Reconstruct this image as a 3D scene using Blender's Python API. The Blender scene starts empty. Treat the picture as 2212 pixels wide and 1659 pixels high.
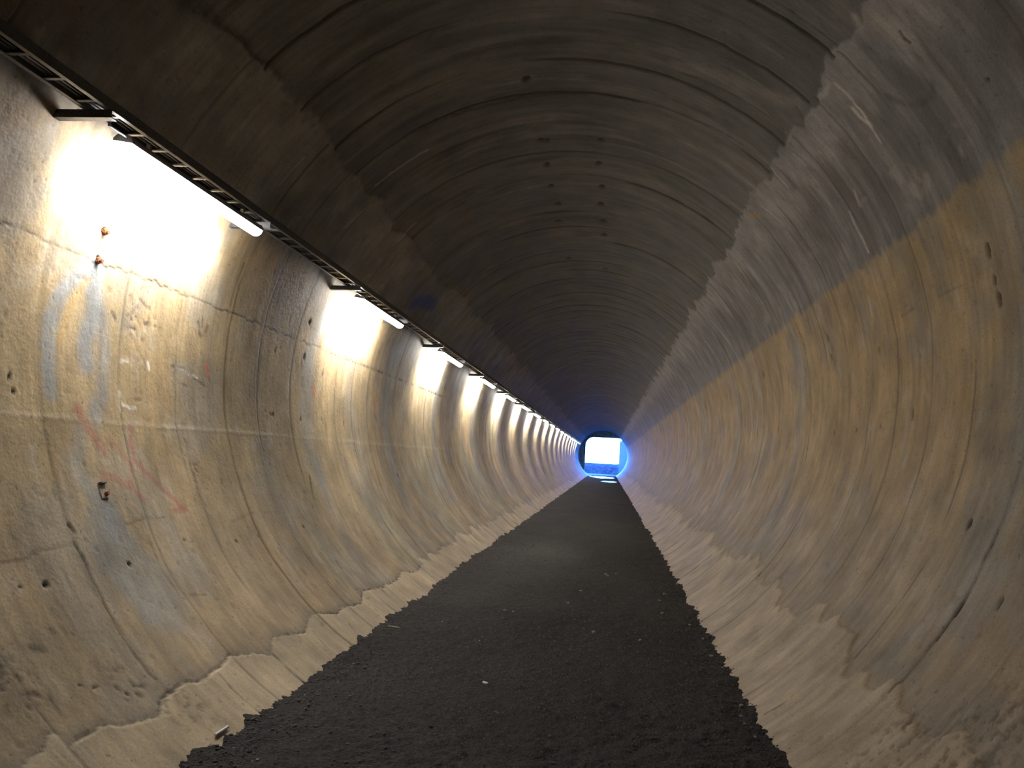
import bpy, bmesh, math, random
import numpy as np
from mathutils import Matrix, Vector

# ------------------------------------------------------------------ camera
IW, IH, FPX = 2212.0, 1659.0, 1800.0
YAW, PITCH, ROLL = 0.11847, 0.08665, 0.05579
CAM_Z = 1.52
R = 2.65                                   # radius of the round bore
CX, CZ = -0.19976 * R, 0.26041 * R + CAM_Z  # bore axis
Y_END, Y_BACK = 92.0, -13.5


def cam_axes():
    cy, sy, cp, sp = math.cos(YAW), math.sin(YAW), math.cos(PITCH), math.sin(PITCH)
    f = np.array([-sy * cp, cy * cp, sp])
    r = np.array([cy, sy, 0.0])
    u = np.cross(r, f)
    cr, sr = math.cos(ROLL), math.sin(ROLL)
    return cr * r + sr * u, -sr * r + cr * u, f


AX_R, AX_U, AX_F = cam_axes()
scene = bpy.context.scene
col = scene.collection
cam_data = bpy.data.cameras.new('camera')
cam_data.sensor_width = 36.0
cam_data.lens = FPX / IW * 36.0
cam_data.clip_start, cam_data.clip_end = 0.05, 600
cam = bpy.data.objects.new('camera', cam_data)
col.objects.link(cam)
m = Matrix.Identity(4)
for i in range(3):
    m[i][0], m[i][1], m[i][2] = AX_R[i], AX_U[i], -AX_F[i]
m[2][3] = CAM_Z
cam.matrix_world = m
scene.camera = cam

# ------------------------------------------------------------------ sky, exposure
world = bpy.data.worlds.new('daylight')
scene.world = world
world.use_nodes = True
bg = world.node_tree.nodes['Background']
bg.inputs['Color'].default_value = (0.06, 0.22, 1.0, 1)
bg.inputs['Strength'].default_value = 32.0
LAMP_STRENGTH = 66.0                       # glow of a diffuser
LAMP_WATTS = 31.0                          # the beam its lens throws down the wall
LAMP_COLOR = (1.0, 0.985, 0.965)
scene.view_settings.view_transform = 'Standard'
scene.view_settings.look = 'None'
scene.view_settings.exposure = 0.43
scene.view_settings.gamma = 1.0
scene.view_settings.use_curve_mapping = False

cyc = scene.cycles                           # light paths: the bore needs few bounces
cyc.max_bounces, cyc.diffuse_bounces, cyc.glossy_bounces, cyc.transmission_bounces = 4, 3, 2, 0
cyc.use_light_tree = False
random.seed(7)
D2R = math.pi / 180


# ------------------------------------------------------------------ pixel helpers
def ray(px, py):
    return AX_R * ((px - IW / 2) / FPX) - AX_U * ((py - IH / 2) / FPX) + AX_F


def on_bore(px, py):
    """photo pixel -> (distance along the tunnel, angle from the crown in degrees, right positive)"""
    d = ray(px, py)
    ox, oz = -CX, CAM_Z - CZ
    a = d[0] ** 2 + d[2] ** 2
    b = d[0] * ox + d[2] * oz
    c = ox * ox + oz * oz - R * R
    t = (-b + math.sqrt(b * b - a * c)) / a
    return d[1] * t, math.atan2(d[0] * t + ox, d[2] * t + oz) / D2R


def floor_z(x):
    return 0.0165 + 0.0237 * x


def on_floor(px, py):
    d = ray(px, py)
    t = (0.0165 - CAM_Z) / (d[2] - 0.0237 * d[0])
    return d[0] * t, d[1] * t


# ------------------------------------------------------------------ noise
def _hash(ix, iy, seed):
    h = (ix.astype(np.int64) * 374761393 + iy.astype(np.int64) * 668265263 + seed * 982451653) & 0xFFFFFFFF
    h = ((h ^ (h >> 13)) * 1274126177) & 0xFFFFFFFF
    h = h ^ (h >> 16)
    return (h & 0xFFFFFF) / float(0xFFFFFF)


def vnoise(x, y, seed=0):
    x = np.asarray(x, float)
    y = np.asarray(y, float)
    ix, iy = np.floor(x), np.floor(y)
    fx, fy = x - ix, y - iy
    fx = fx * fx * (3 - 2 * fx)
    fy = fy * fy * (3 - 2 * fy)
    ix = ix.astype(np.int64)
    iy = iy.astype(np.int64)
    a, b = _hash(ix, iy, seed), _hash(ix + 1, iy, seed)
    c, d = _hash(ix, iy + 1, seed), _hash(ix + 1, iy + 1, seed)
    return (a + (b - a) * fx) * (1 - fy) + (c + (d - c) * fx) * fy


def fbm(x, y, seed=0, octs=4, gain=0.5):
    s, amp, tot = 0.0, 1.0, 0.0
    for o in range(octs):
        s = s + amp * vnoise(x * 2 ** o + 13.7 * o, y * 2 ** o + 7.1 * o, seed + o)
        tot += amp
        amp *= gain
    return s / tot


def sstep(a, b, x):
    t = np.clip((x - a) / (b - a), 0, 1)
    return t * t * (3 - 2 * t)


# ------------------------------------------------------------------ materials
def new_mat(name):
    mt = bpy.data.materials.new(name)
    mt.use_nodes = True
    nt = mt.node_tree
    b = nt.nodes['Principled BSDF']
    return mt, nt, b


def node(nt, kind, **kw):
    n = nt.nodes.new(kind)
    for k, v in kw.items():
        setattr(n, k, v)
    return n


def simple_mat(name, color, rough=0.6, metal=0.0, noise=0.15, scale=40, bump=0.0, spec=0.3):
    mt, nt, b = new_mat(name)
    tc = node(nt, 'ShaderNodeTexCoord')
    no = node(nt, 'ShaderNodeTexNoise')
    no.inputs['Scale'].default_value = scale
    no.inputs['Detail'].default_value = 5
    nt.links.new(tc.outputs['Object'], no.inputs['Vector'])
    rmp = node(nt, 'ShaderNodeValToRGB')
    lo = [max(0, c * (1 - noise * 2)) for c in color]
    hi = [min(1, c * (1 + noise * 2)) for c in color]
    rmp.color_ramp.elements[0].position = 0.3
    rmp.color_ramp.elements[1].position = 0.7
    rmp.color_ramp.elements[0].color = (*lo, 1)
    rmp.color_ramp.elements[1].color = (*hi, 1)
    nt.links.new(no.outputs['Fac'], rmp.inputs['Fac'])
    nt.links.new(rmp.outputs['Color'], b.inputs['Base Color'])
    b.inputs['Roughness'].default_value = rough
    b.inputs['Metallic'].default_value = metal
    b.inputs['Specular IOR Level'].default_value = spec
    if bump:
        bp = node(nt, 'ShaderNodeBump')
        bp.inputs['Strength'].default_value = bump
        bp.inputs['Distance'].default_value = 0.01
        nt.links.new(no.outputs['Fac'], bp.inputs['Height'])
        nt.links.new(bp.outputs['Normal'], b.inputs['Normal'])
    return mt


def concrete_mat():
    """pigment of each place from the mesh, grain, blotches and formwork streaks from noise nodes"""
    mt, nt, b = new_mat('cast_concrete')
    L = nt.links.new
    at = node(nt, 'ShaderNodeAttribute', attribute_name='pigment')
    uv = node(nt, 'ShaderNodeUVMap', uv_map='lining')          # u: metres along, v: metres around

    def layer(su, sv, detail, lo, hi, c0, c1, rough=0.55):
        mp = node(nt, 'ShaderNodeMapping')
        mp.inputs['Scale'].default_value = (su, sv, 1)
        no = node(nt, 'ShaderNodeTexNoise')
        no.inputs['Scale'].default_value = 1.0
        no.inputs['Detail'].default_value = detail
        no.inputs['Roughness'].default_value = rough
        mr = node(nt, 'ShaderNodeMapRange')
        mr.inputs['From Min'].default_value = lo
        mr.inputs['From Max'].default_value = hi
        mr.inputs['To Min'].default_value = c0
        mr.inputs['To Max'].default_value = c1
        L(uv.outputs['UV'], mp.inputs['Vector'])
        L(mp.outputs['Vector'], no.inputs['Vector'])
        L(no.outputs['Fac'], mr.inputs['Value'])
        return no, mr
    n1, blotch = layer(2.6, 1.9, 5, 0.3, 0.7, 0.68, 1.24, .64)
    n2, streak = layer(16, 0.9, 3, 0.3, 0.72, 0.84, 1.13)
    n3, grain = layer(70, 70, 2, 0.3, 0.7, 0.88, 1.10)
    n4, specks = layer(26, 26, 1, 0.68, 0.76, 1.0, 0.62)
    cur = at.outputs['Color']
    for ly in (blotch, streak, grain, specks):
        mx = node(nt, 'ShaderNodeMix', data_type='RGBA', blend_type='MULTIPLY')
        mx.inputs[0].default_value = 1.0
        L(cur, mx.inputs[6])
        L(ly.outputs['Result'], mx.inputs[7])
        cur = mx.outputs[2]
    L(cur, b.inputs['Base Color'])
    b.inputs['Roughness'].default_value = 0.64
    b.inputs['Specular IOR Level'].default_value = 0.35
    add = node(nt, 'ShaderNodeMath', operation='ADD')
    L(n3.outputs['Fac'], add.inputs[0])
    mul = node(nt, 'ShaderNodeMath', operation='MULTIPLY')
    mul.inputs[1].default_value = 2.5
    L(n4.outputs['Fac'], mul.inputs[0])
    L(mul.outputs[0], add.inputs[1])
    bp = node(nt, 'ShaderNodeBump')
    bp.inputs['Strength'].default_value = 0.25
    bp.inputs['Distance'].default_value = 0.006
    L(add.outputs[0], bp.inputs['Height'])
    L(bp.outputs['Normal'], b.inputs['Normal'])
    return mt


def gravel_mat():
    mt, nt, b = new_mat('dark_gravel')
    L = nt.links.new
    at = node(nt, 'ShaderNodeAttribute', attribute_name='pigment')
    tc = node(nt, 'ShaderNodeTexCoord')
    no = node(nt, 'ShaderNodeTexNoise')
    no.inputs['Scale'].default_value = 45
    no.inputs['Detail'].default_value = 7
    no.inputs['Roughness'].default_value = 0.65
    vo = node(nt, 'ShaderNodeTexVoronoi')
    vo.inputs['Scale'].default_value = 70
    L(tc.outputs['Object'], no.inputs['Vector'])
    L(tc.outputs['Object'], vo.inputs['Vector'])
    mr = node(nt, 'ShaderNodeMapRange')
    mr.inputs['From Min'].default_value = 0.3
    mr.inputs['From Max'].default_value = 0.7
    mr.inputs['To Min'].default_value = 0.55
    mr.inputs['To Max'].default_value = 1.45
    L(no.outputs['Fac'], mr.inputs['Value'])
    mx = node(nt, 'ShaderNodeMix', data_type='RGBA', blend_type='MULTIPLY')
    mx.inputs[0].default_value = 1.0
    L(at.outputs['Color'], mx.inputs[6])
    L(mr.outputs['Result'], mx.inputs[7])
    L(mx.outputs[2], b.inputs['Base Color'])
    b.inputs['Roughness'].default_value = 0.9
    b.inputs['Specular IOR Level'].default_value = 0.15
    ad = node(nt, 'ShaderNodeMath', operation='ADD')
    L(no.outputs['Fac'], ad.inputs[0])
    L(vo.outputs['Distance'], ad.inputs[1])
    bp = node(nt, 'ShaderNodeBump')
    bp.inputs['Strength'].default_value = 0.8
    bp.inputs['Distance'].default_value = 0.015
    L(ad.outputs[0], bp.inputs['Height'])
    L(bp.outputs['Normal'], b.inputs['Normal'])
    return mt


M_CONC = concrete_mat()
M_GRAVEL = gravel_mat()
M_STEEL = simple_mat('galvanised_steel', (0.15, 0.15, 0.16), 0.5, 0.6, 0.12, 60)
M_BLACK = simple_mat('dark_painted_steel', (0.035, 0.035, 0.04), 0.5, 0.2, 0.2, 50)
M_RUST = simple_mat('rusty_iron', (0.23, 0.075, 0.03), 0.85, 0.2, 0.35, 120, 0.5)
M_HOUSING = simple_mat('lamp_housing_grey', (0.30, 0.30, 0.31), 0.5, 0.0, 0.08, 30)
M_STONE = simple_mat('pale_stone', (0.30, 0.28, 0.25), 0.85, 0.0, 0.25, 90, 0.4)
M_STONE_D = simple_mat('dark_stone', (0.085, 0.078, 0.074), 0.9, 0.0, 0.3, 90, 0.4)
M_PAPER = simple_mat('white_paper', (0.85, 0.85, 0.84), 0.7, 0.0, 0.04, 60)
M_STRAW = simple_mat('dry_straw', (0.45, 0.40, 0.30), 0.8, 0.0, 0.15, 80)
M_PORTAL = simple_mat('portal_concrete', (0.34, 0.34, 0.34), 0.85, 0.0, 0.15, 3, 0.2)
M_BANK = simple_mat('damp_earth_bank', (0.016, 0.016, 0.018), 0.95, 0.0, 0.35, 2.5, 0.6)
M_EARTH = simple_mat('packed_earth', (0.04, 0.037, 0.034), 0.95, 0.0, 0.2, 2)
M_WATER, _nt, _b = new_mat('puddle_water')
_b.inputs['Base Color'].default_value = (0.02, 0.02, 0.022, 1)
_b.inputs['Roughness'].default_value = 0.22
_no = node(_nt, 'ShaderNodeTexNoise')
_no.inputs['Scale'].default_value = 9
_bp = node(_nt, 'ShaderNodeBump')
_bp.inputs['Strength'].default_value = 0.05
_nt.links.new(_no.outputs['Fac'], _bp.inputs['Height'])
_nt.links.new(_bp.outputs['Normal'], _b.inputs['Normal'])
M_LIGHT, _nt, _b = new_mat('lamp_diffuser')
M_LIGHT.cycles.emission_sampling = 'FRONT'
_b.inputs['Base Color'].default_value = (0.9, 0.9, 0.9, 1)
_b.inputs['Emission Color'].default_value = (*LAMP_COLOR, 1)
_b.inputs['Emission Strength'].default_value = LAMP_STRENGTH


# ------------------------------------------------------------------ object helpers
def link_mesh(name, me, mat, parent=None):
    o = bpy.data.objects.new(name, me)
    col.objects.link(o)
    if mat:
        me.materials.append(mat)
    if parent:
        o.parent = parent
    return o


def mesh_obj(name, bm, mat, parent=None, smooth=False):
    me = bpy.data.meshes.new(name)
    bm.normal_update()
    bm.to_mesh(me)
    bm.free()
    if smooth:
        me.polygons.foreach_set('use_smooth', np.ones(len(me.polygons), bool))
    return link_mesh(name, me, mat, parent)


def empty(name, loc=(0, 0, 0)):
    o = bpy.data.objects.new(name, None)
    o.empty_display_size = 0.1
    o.location = loc
    col.objects.link(o)
    return o


def tag(o, label=None, cat=None, group=None, kind=None):
    if label:
        o['label'] = label
    if cat:
        o['category'] = cat
    if group:
        o['group'] = group
    if kind:
        o['kind'] = kind
    return o


def bm_box(bm, x0, x1, y0, y1, z0, z1, bev=0.0):
    mat = Matrix.Translation(((x0 + x1) / 2, (y0 + y1) / 2, (z0 + z1) / 2)) @ Matrix.Diagonal((x1 - x0, y1 - y0, z1 - z0, 1))
    r = bmesh.ops.create_cube(bm, size=1.0, matrix=mat)
    if bev:
        es = list({e for v in r['verts'] for e in v.link_edges})
        bmesh.ops.bevel(bm, geom=es, offset=bev, segments=1, affect='EDGES')


def bm_prism(bm, prof, y0, y1):
    """profile in x,z extruded along y"""
    a = [bm.verts.new((x, y0, z)) for x, z in prof]
    b = [bm.verts.new((x, y1, z)) for x, z in prof]
    n = len(prof)
    for i in range(n):
        bm.faces.new((a[i], a[(i + 1) % n], b[(i + 1) % n], b[i]))
    bm.faces.new(a[::-1])
    bm.faces.new(b)
    bmesh.ops.recalc_face_normals(bm, faces=bm.faces)


def copy_tree(o, parent=None):
    c = o.copy()
    col.objects.link(c)
    c.parent = parent
    for ch in list(o.children):
        copy_tree(ch, c)
    return c


# ------------------------------------------------------------------ joints of the formwork
J_RIGHT = [3.15, 3.81, 4.46, 5.13, 5.79, 6.46, 7.11, 7.72, 8.40, 9.21, 9.90, 10.55]
J_CEIL = [3.3, 3.95, 4.55, 5.22, 5.90, 6.70, 7.33, 8.05, 8.80, 9.58, 10.31, 11.0]
J_LEFT = [2.6, 3.45, 4.28, 5.05, 5.83, 6.55, 7.20, 8.00, 8.67, 9.35, 10.0]
for J, step in ((J_RIGHT, 0.66), (J_CEIL, 0.68), (J_LEFT, 0.70)):
    while J[-1] < 21.5:
        J.append(J[-1] + step * (0.94 + 0.12 * random.random()))
# how strongly each joint shows (0..1.3)
S_RIGHT = {3.81: .4, 4.46: .3, 5.13: .6, 5.79: .5, 6.46: .5, 7.11: .45, 7.72: .55, 9.21: .4}
S_CEIL = {5.22: .9, 5.90: .7, 6.70: .5, 7.33: .9, 8.05: .3, 9.58: .9, 10.31: .6, 11.0: .5}
S_LEFT = {4.28: .25, 5.83: .35, 6.55: .6, 7.20: .5, 8.00: .6, 8.67: .3}


# kerb edges, photo pixels -> (y, angle)
def poly_edge(pts):
    q = sorted(on_bore(*p) for p in pts)
    return np.array([a for a, _ in q]), np.array([b for _, b in q])


c6 = lambda l: [(a / 2.989, 1104 + b / 2.989) for a, b in l]
KL_Y, KL_T = poly_edge(c6([(430, 1510), (530, 1450), (680, 1370), (760, 1400), (1030, 1330), (1050, 1200), (1180, 1120),
                           (1330, 1090), (1400, 1010), (1480, 940), (1640, 915), (1740, 940), (1760, 810), (1960, 790),
                           (2000, 670), (2170, 660)]) + [(740 + a / 2.989, 1104 + b / 2.989) for a, b in
                          [(0, 620), (120, 600), (130, 520), (250, 490), (340, 450), (380, 390), (470, 400), (520, 340)]])


def left_kerb_edge(y):
    far = -139.0 + 3.2 * (vnoise(y * 2.2, y * 0, 41) - .5) + 2.0 * (vnoise(y * 7, y * 0, 42) - .5)
    return np.where((y > KL_Y[0]) & (y < KL_Y[-1]), np.interp(y, KL_Y, KL_T), far) + .5 * (vnoise(y * 22, y * 0, 43) - .5)


def right_kerb_edge(y):
    return 130.0 + 5.5 * (vnoise(y * 1.6, y * 0, 51) - .5) + 3.0 * (vnoise(y * 6, y * 0, 52) - .5) + 1.2 * (vnoise(y * 20, y * 0, 53) - .5)


# ------------------------------------------------------------------ marks seen on the lining, in photo pixels
# colour, depth (m, + into the wall), width (m), softness, strength, points
BLUEGREY, RED, ORANGE = (.25, .27, .285), (.36, .105, .085), (.62, .13, .05)
WHITE, DARK, RUSTC, COBALT = (.62, .58, .52), (.035, .028, .022), (.30, .12, .05), (.05, .08, .28)
PALE, OCHRE2 = (.46, .42, .36), (.46, .29, .10)
c5 = lambda l: [(a / 2.989, 550 + b / 2.989) for a, b in l]
c1 = lambda l: [(a / 2.989, b / 2.989) for a, b in l]
r1 = lambda l: [(1472 + a / 2.989, b / 2.989) for a, b in l]
r2 = lambda l: [(1472 + a / 2.989, 550 + b / 2.989) for a, b in l]
r3 = lambda l: [(1472 + a / 2.989, 1104 + b / 2.989) for a, b in l]
t4 = lambda l: [(740 + a / 2.989, b / 2.989) for a, b in l]
STROKES = [
    # pale blue-grey lime runs below the first lamp
    (BLUEGREY, 0, .12, .6, .75, c5([(600, 60), (480, 160), (400, 250), (340, 360), (315, 520), (310, 680), (330, 880)])),
    (BLUEGREY, 0, .15, .6, .75, c5([(640, 60), (600, 250), (590, 420), (545, 560), (560, 700)])),
    (BLUEGREY, 0, .13, .7, .55, c5([(630, 250), (660, 420), (680, 640), (660, 900), (600, 1050)])),
    (BLUEGREY, 0, .12, .8, .40, c5([(520, 1150), (500, 1350), (560, 1500), (700, 1620), (750, 1750)])),
    (OCHRE2, 0, .05, .7, .40, c5([(560, 170), (480, 280), (430, 400), (390, 560)])),
    (BLUEGREY, 0, .46, .2, .38, [(243, 1172), (290, 1236), (335, 1298)]), (BLUEGREY, 0, .2, .8, .4, [(225, 1085), (232, 1130)]),
    # red scrawl
    (RED, 0, 0.068, .85, 0.56, c5([(505, 1000), (530, 1060), (590, 1150), (670, 1260)])),
    (RED, 0, 0.045, .85, 0.54, c5([(845, 1110), (845, 1200), (870, 1320), (960, 1420), (1060, 1510), (1190, 1640)])),
    (RED, 0, 0.045, .85, 0.36, c5([(700, 1190), (800, 1290), (850, 1350), (840, 1480)])),
    (RED, 0, 0.053, .85, 0.41, c5([(670, 1425), (760, 1450), (850, 1500), (930, 1580)])),
    (RED, 0, 0.045, .85, 0.45, c5([(1190, 1640), (1120, 1655)])),
    # orange survey dashes
    (ORANGE, 0, .035, .5, .75, [(448, 786), (452, 812)]), (ORANGE, 0, .05, .5, .75, [(677, 828), (680, 852)]),
    (ORANGE, 0, .05, .5, .75, [(808, 862), (809, 886)]), (ORANGE, 0, .06, .5, .7, [(959, 903), (958, 920)]),
    (ORANGE, 0, .07, .5, .7, [(1002, 917), (1003, 940)]),
    (COBALT, 0, .06, .6, .6, [(808, 893), (813, 908)]),
    # cobalt scrawl above the tray
    (COBALT, 0, .22, .5, .85, [(893, 655), (915, 648), (938, 659)]),
    # right wall
    (WHITE, -.004, .025, .5, .8, r1([(1120, 660), (1180, 730), (1240, 830), (1290, 910)])),
    (WHITE, -.004, .04, .6, .7, r1([(1110, 690), (1150, 740), (1230, 800)])),
    (WHITE, -.003, .03, .6, .6, r1([(990, 530), (1060, 590), (1110, 640)])),
    (WHITE, -.004, .03, .5, .75, r1([(1090, 1370), (1120, 1450), (1170, 1540), (1210, 1630)])),
    (WHITE, -.003, .025, .6, .6, r1([(1120, 1230), (1150, 1330)])),
    (WHITE, -.003, .03, .6, .6, r1([(740, 990), (810, 1065)])), (WHITE, -.003, .03, .6, .6, r1([(580, 1080), (690, 1200)])),
    (WHITE, -.003, .03, .6, .5, r1([(520, 1320), (600, 1380), (670, 1450)])),
    (WHITE, -.003, .04, .7, .5, r1([(950, 520), (930, 600), (890, 630)])),
    (WHITE, -.003, .05, .7, .5, r1([(1130, 120), (1160, 180)])), (PALE, 0, .14, .8, .6, r1([(1250, 110), (1330, 160), (1400, 210)])),
    (DARK, .01, .02, .5, .9, r1([(1420, 190), (1450, 240), (1490, 270)])),
    (DARK, 0, .05, .8, .55, r1([(1340, 620), (1440, 660), (1560, 670), (1640, 620), (1640, 540)])),
    (WHITE, -.003, .025, .5, .7, r2([(330, 20), (430, 170), (530, 330), (570, 410)])),
    (WHITE, -.003, .03, .5, .7, r2([(190, 420), (300, 560), (390, 720), (440, 950), (455, 1100), (445, 1210)])),
    (WHITE, -.003, .03, .5, .6, r2([(80, 480), (180, 590), (250, 700), (290, 830)])),
    (DARK, .012, .016, .4, 1., r2([(485, 40), (640, 250), (740, 440), (800, 620), (825, 780), (838, 930), (825, 1150), (800, 1330)])),
    (WHITE, -.002, .03, .7, .4, r2([(1210, 280), (1230, 390)])), (WHITE, -.002, .03, .7, .4, r2([(1130, 450), (1145, 520)])),
    (DARK, 0, .02, .6, .5, r2([(1420, 400), (1500, 350)])), (DARK, 0, .012, .6, .4, r2([(1660, 270), (1830, 190)])),
    (DARK, 0, .02, .6, .5, r2([(1385, 500), (1400, 640)])),
    (DARK, .02, .022, .4, 1., r3([(2050, 110), (1960, 300), (1880, 490), (1730, 720), (1580, 910), (1350, 1180)])),
    (DARK, .012, .012, .5, .9, r3([(1650, 190), (1590, 320), (1480, 490), (1320, 710), (1120, 950)])),
    (DARK, .02, .05, .5, .9, r3([(195, 290), (120, 350), (30, 420)])),
    (DARK, .01, .02, .5, .8, r3([(680, 1250), (540, 1330)])),
    (OCHRE2, 0, .05, .6, .8, r1([(440, 1390), (530, 1370)])),
    # left wall: cracks, spalls, white plaster ticks
    (DARK, .006, .03, .5, .8, c5([(720, 365), (745, 410)])), (DARK, .006, .02, .5, .7, c5([(905, 280), (950, 335), (975, 345)])),
    (DARK, .006, .02, .6, .6, c5([(820, 395), (880, 375)])), (DARK, .01, .03, .5, .8, c5([(1285, 430), (1300, 530)])),
    (DARK, .006, .035, .6, .5, c5([(810, 630), (890, 690)])), (DARK, .006, .018, .5, .7, c5([(915, 650), (950, 715)])),
    (WHITE, -.004, .018, .4, .9, c5([(785, 690), (830, 690)])), (WHITE, -.005, .03, .4, .9, c5([(960, 710), (968, 745)])),
    (WHITE, -.005, .02, .4, .9, c5([(1140, 725), (1200, 745), (1240, 785), (1280, 800)])),
    (DARK, .006, .014, .5, .8, c5([(1110, 720), (1190, 735), (1260, 800), (1330, 850)])),
    (DARK, .004, .012, .5, .7, c5([(1140, 820), (1210, 845)])), (DARK, .006, .04, .6, .6, c5([(1130, 770), (1135, 830)])),
    (WHITE, -.004, .022, .4, .9, c5([(772, 880), (778, 1010)])), (WHITE, -.004, .018, .4, .8, c5([(790, 965), (840, 990), (880, 988)])),
    (DARK, .006, .03, .6, .5, c5([(1195, 245), (1205, 265)])),
    (DARK, 0, .03, .7, .6, c5([(1580, 60), (1530, 180), (1490, 330)])), (PALE, -.003, .02, .5, .7, c5([(1770, 220), (1720, 380), (1690, 560)])),
    (DARK, .004, .014, .5, .8, c5([(1690, 560), (1670, 800), (1670, 1080)])), (PALE, -.003, .02, .5, .6, c5([(1900, 480), (1880, 620), (1870, 760)])),
    (DARK, .004, .012, .6, .6, c5([(1180, 300), (1150, 500), (1140, 800), (1140, 1100), (1190, 1330), (1250, 1520)])),
    (DARK, .008, .02, .5, .8, c5([(1775, 600), (1785, 680)])), (DARK, .01, .03, .5, .8, c5([(1750, 1030), (1768, 1045)])),
    (DARK, .008, .05, .7, .7, c5([(2000, 430), (2005, 480)])), (DARK, .008, .03, .6, .8, c5([(1955, 650), (1945, 740)])),
    (DARK, .008, .035, .5, .9, c5([(2000, 1430), (2030, 1580)])),
    (DARK, .02, .024, .5, .95, c6([(450, 90), (480, 130)])),
    (DARK, .014, .02, .5, .75, c6([(480, 200), (540, 300), (600, 450), (650, 540), (740, 730), (800, 830), (850, 900), (960, 1050), (1000, 1080)])),
    (DARK, .004, .012, .6, .5, c6([(960, 160), (1040, 380), (1110, 470), (1170, 560)])),
    (DARK, .006, .012, .5, .6, c6([(0, 335), (160, 310), (260, 250), (480, 210)])), (DARK, .005, .01, .5, .6, c6([(800, 90), (930, 45), (1060, 40)])),
    (DARK, .005, .01, .5, .7, c6([(1490, 70), (1560, 40), (1600, 20), (1640, 10)])),
    (DARK, .01, .014, .4, .9, c6([(1760, 930), (1860, 1030), (1970, 1120)])), (DARK, .01, .014, .5, .8, c6([(1410, 1060), (1560, 1220), (1680, 1315)])),
    (DARK, .006, .012, .6, .5, c6([(2020, 780), (2150, 930)])),
    (DARK, .006, .018, .6, .5, c6([(320, 1190), (400, 1320)])), (DARK, .006, .03, .7, .5, c6([(350, 660), (430, 800)])),
    (DARK, .008, .04, .7, .6, c6([(210, 880), (290, 905)])), (DARK, .006, .02, .6, .6, c6([(1230, 540), (1330, 540)])),
    (DARK, .008, .012, .5, .8, [(740 + 0, 1104 + 0)] and [(752, 1350), (780, 1381)]), (DARK, .008, .012, .5, .8, [(824, 1274), (879, 1322)]),
    # vault
    (WHITE, -.002, .03, .5, .5, [(655, 338), (625, 372), (605, 396)]), (WHITE, -.002, .035, .5, .5, [(925, 323), (870, 358), (812, 402)]),
    (WHITE, -.002, .03, .6, .4, [(800, 440), (745, 490)]), (WHITE, -.002, .03, .6, .4, [(900, 480), (860, 520)]),
    (DARK, .006, .06, .6, .7, [(1270, 205), (1200, 203), (1080, 222), (980, 250)]), (DARK, .008, .02, .5, .8, [(1270, 203), (1400, 222), (1480, 250), (1636, 332)]),
    (DARK, .008, .018, .5, .8, r1([(0, 470), (180, 540), (400, 650), (560, 760), (660, 840)])),
    (DARK, .008, .018, .5, .8, r1([(590, 0), (760, 110), (900, 210), (1000, 290)])),
    (DARK, .008, .02, .6, .8, r1([(740, 690), (790, 780)])),
    (DARK, .006, .03, .6, .6, t4([(790, 1300), (690, 1360)])), (DARK, .006, .03, .6, .6, [(985, 450), (1000, 440)]),
    (PALE, -.001, .14, .9, 0.23, r1([(0, 430), (230, 480), (520, 610), (760, 690)])),
    (PALE, -.001, .10, .9, 0.23, r1([(0, 910), (200, 1010), (380, 1140), (500, 1230)])),
    (PALE, -.001, .10, .9, 0.20, r1([(0, 1140), (250, 1270), (450, 1410)])),
    (PALE, -.001, .16, .9, 0.18, t4([(120, 770), (400, 600), (700, 480), (1080, 420), (1300, 400)])),
]
# pocks and anchor holes: px, py, width along (m), height around (m), depth
HOLES = [(280, 1217, .06, .05, .05), (103, 1265, .06, .06, .04), (2135, 540, .05, .12, .05), (2150, 607, .05, .08, .05), (2160, 650, .06, .11, .06),
         (1972, 897, .05, .11, .05), (1900, 757, .06, .07, .05), (1801, 935, .05, .08, .04), (1849, 928, .05, .06, .04), (1903, 920, .04, .05, .04),
         (1788, 728, .07, .13, .05), (1796, 771, .06, .08, .05), (1649, 810, .09, .14, .05), (1655, 843, .07, .10, .05), (1570, 857, .09, .1, .05),
         (1637, 935, .08, .16, .05), (1682, 930, .06, .10, .04), (1524, 880, .1, .14, .05), (2095, 1130, .07, .09, .03), (2155, 1305, .05, .10, .03),
         (2133, 173, .04, .04, .04), (225, 500, .06, .06, .04), (210, 560, .05, .05, .04), (592, 895, .06, .06, .04), (650, 905, .06, .06, .04),
         (695, 908, .05, .05, .03), (742, 917, .05, .10, .03), (697, 808, .05, .14, .03), (596, 757, .04, .10, .03), (668, 698, .07, .10, .03),
         (658, 772, .06, .12, .03), (1140, 170, .09, .07, .05), (1170, 303, .09, .06, .05), (1182, 303, .07, .06, .05), (1298, 304, .10, .06, .05),
         (1183, 356, .15, .06, .05), (1295, 354, .12, .06, .05), (1190, 402, .10, .06, .05), (1300, 403, .12, .06, .05), (1205, 441, .12, .07, .05),
         (1298, 441, .14, .07, .05), (1207, 477, .10, .07, .05), (1304, 477, .11, .07, .05), (1305, 507, .12, .07, .05), (1228, 558, .1, .06, .05),
         (1309, 580, .11, .07, .05), (400, 1167, .04, .04, .02), (510, 1166, .05, .05, .03), (657, 1138, .05, .06, .02), (45, 1268, .04, .03, .02),
         (178, 1484, .04, .04, .02), (212, 1490, .07, .03, .02), (278, 1500, .04, .04, .02), (860, 1028, .08, .1, .03), (30, 845, .05, .05, .02), (20, 812, .03, .08, .02), (962, 838, .08, .16, .03)]
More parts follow.
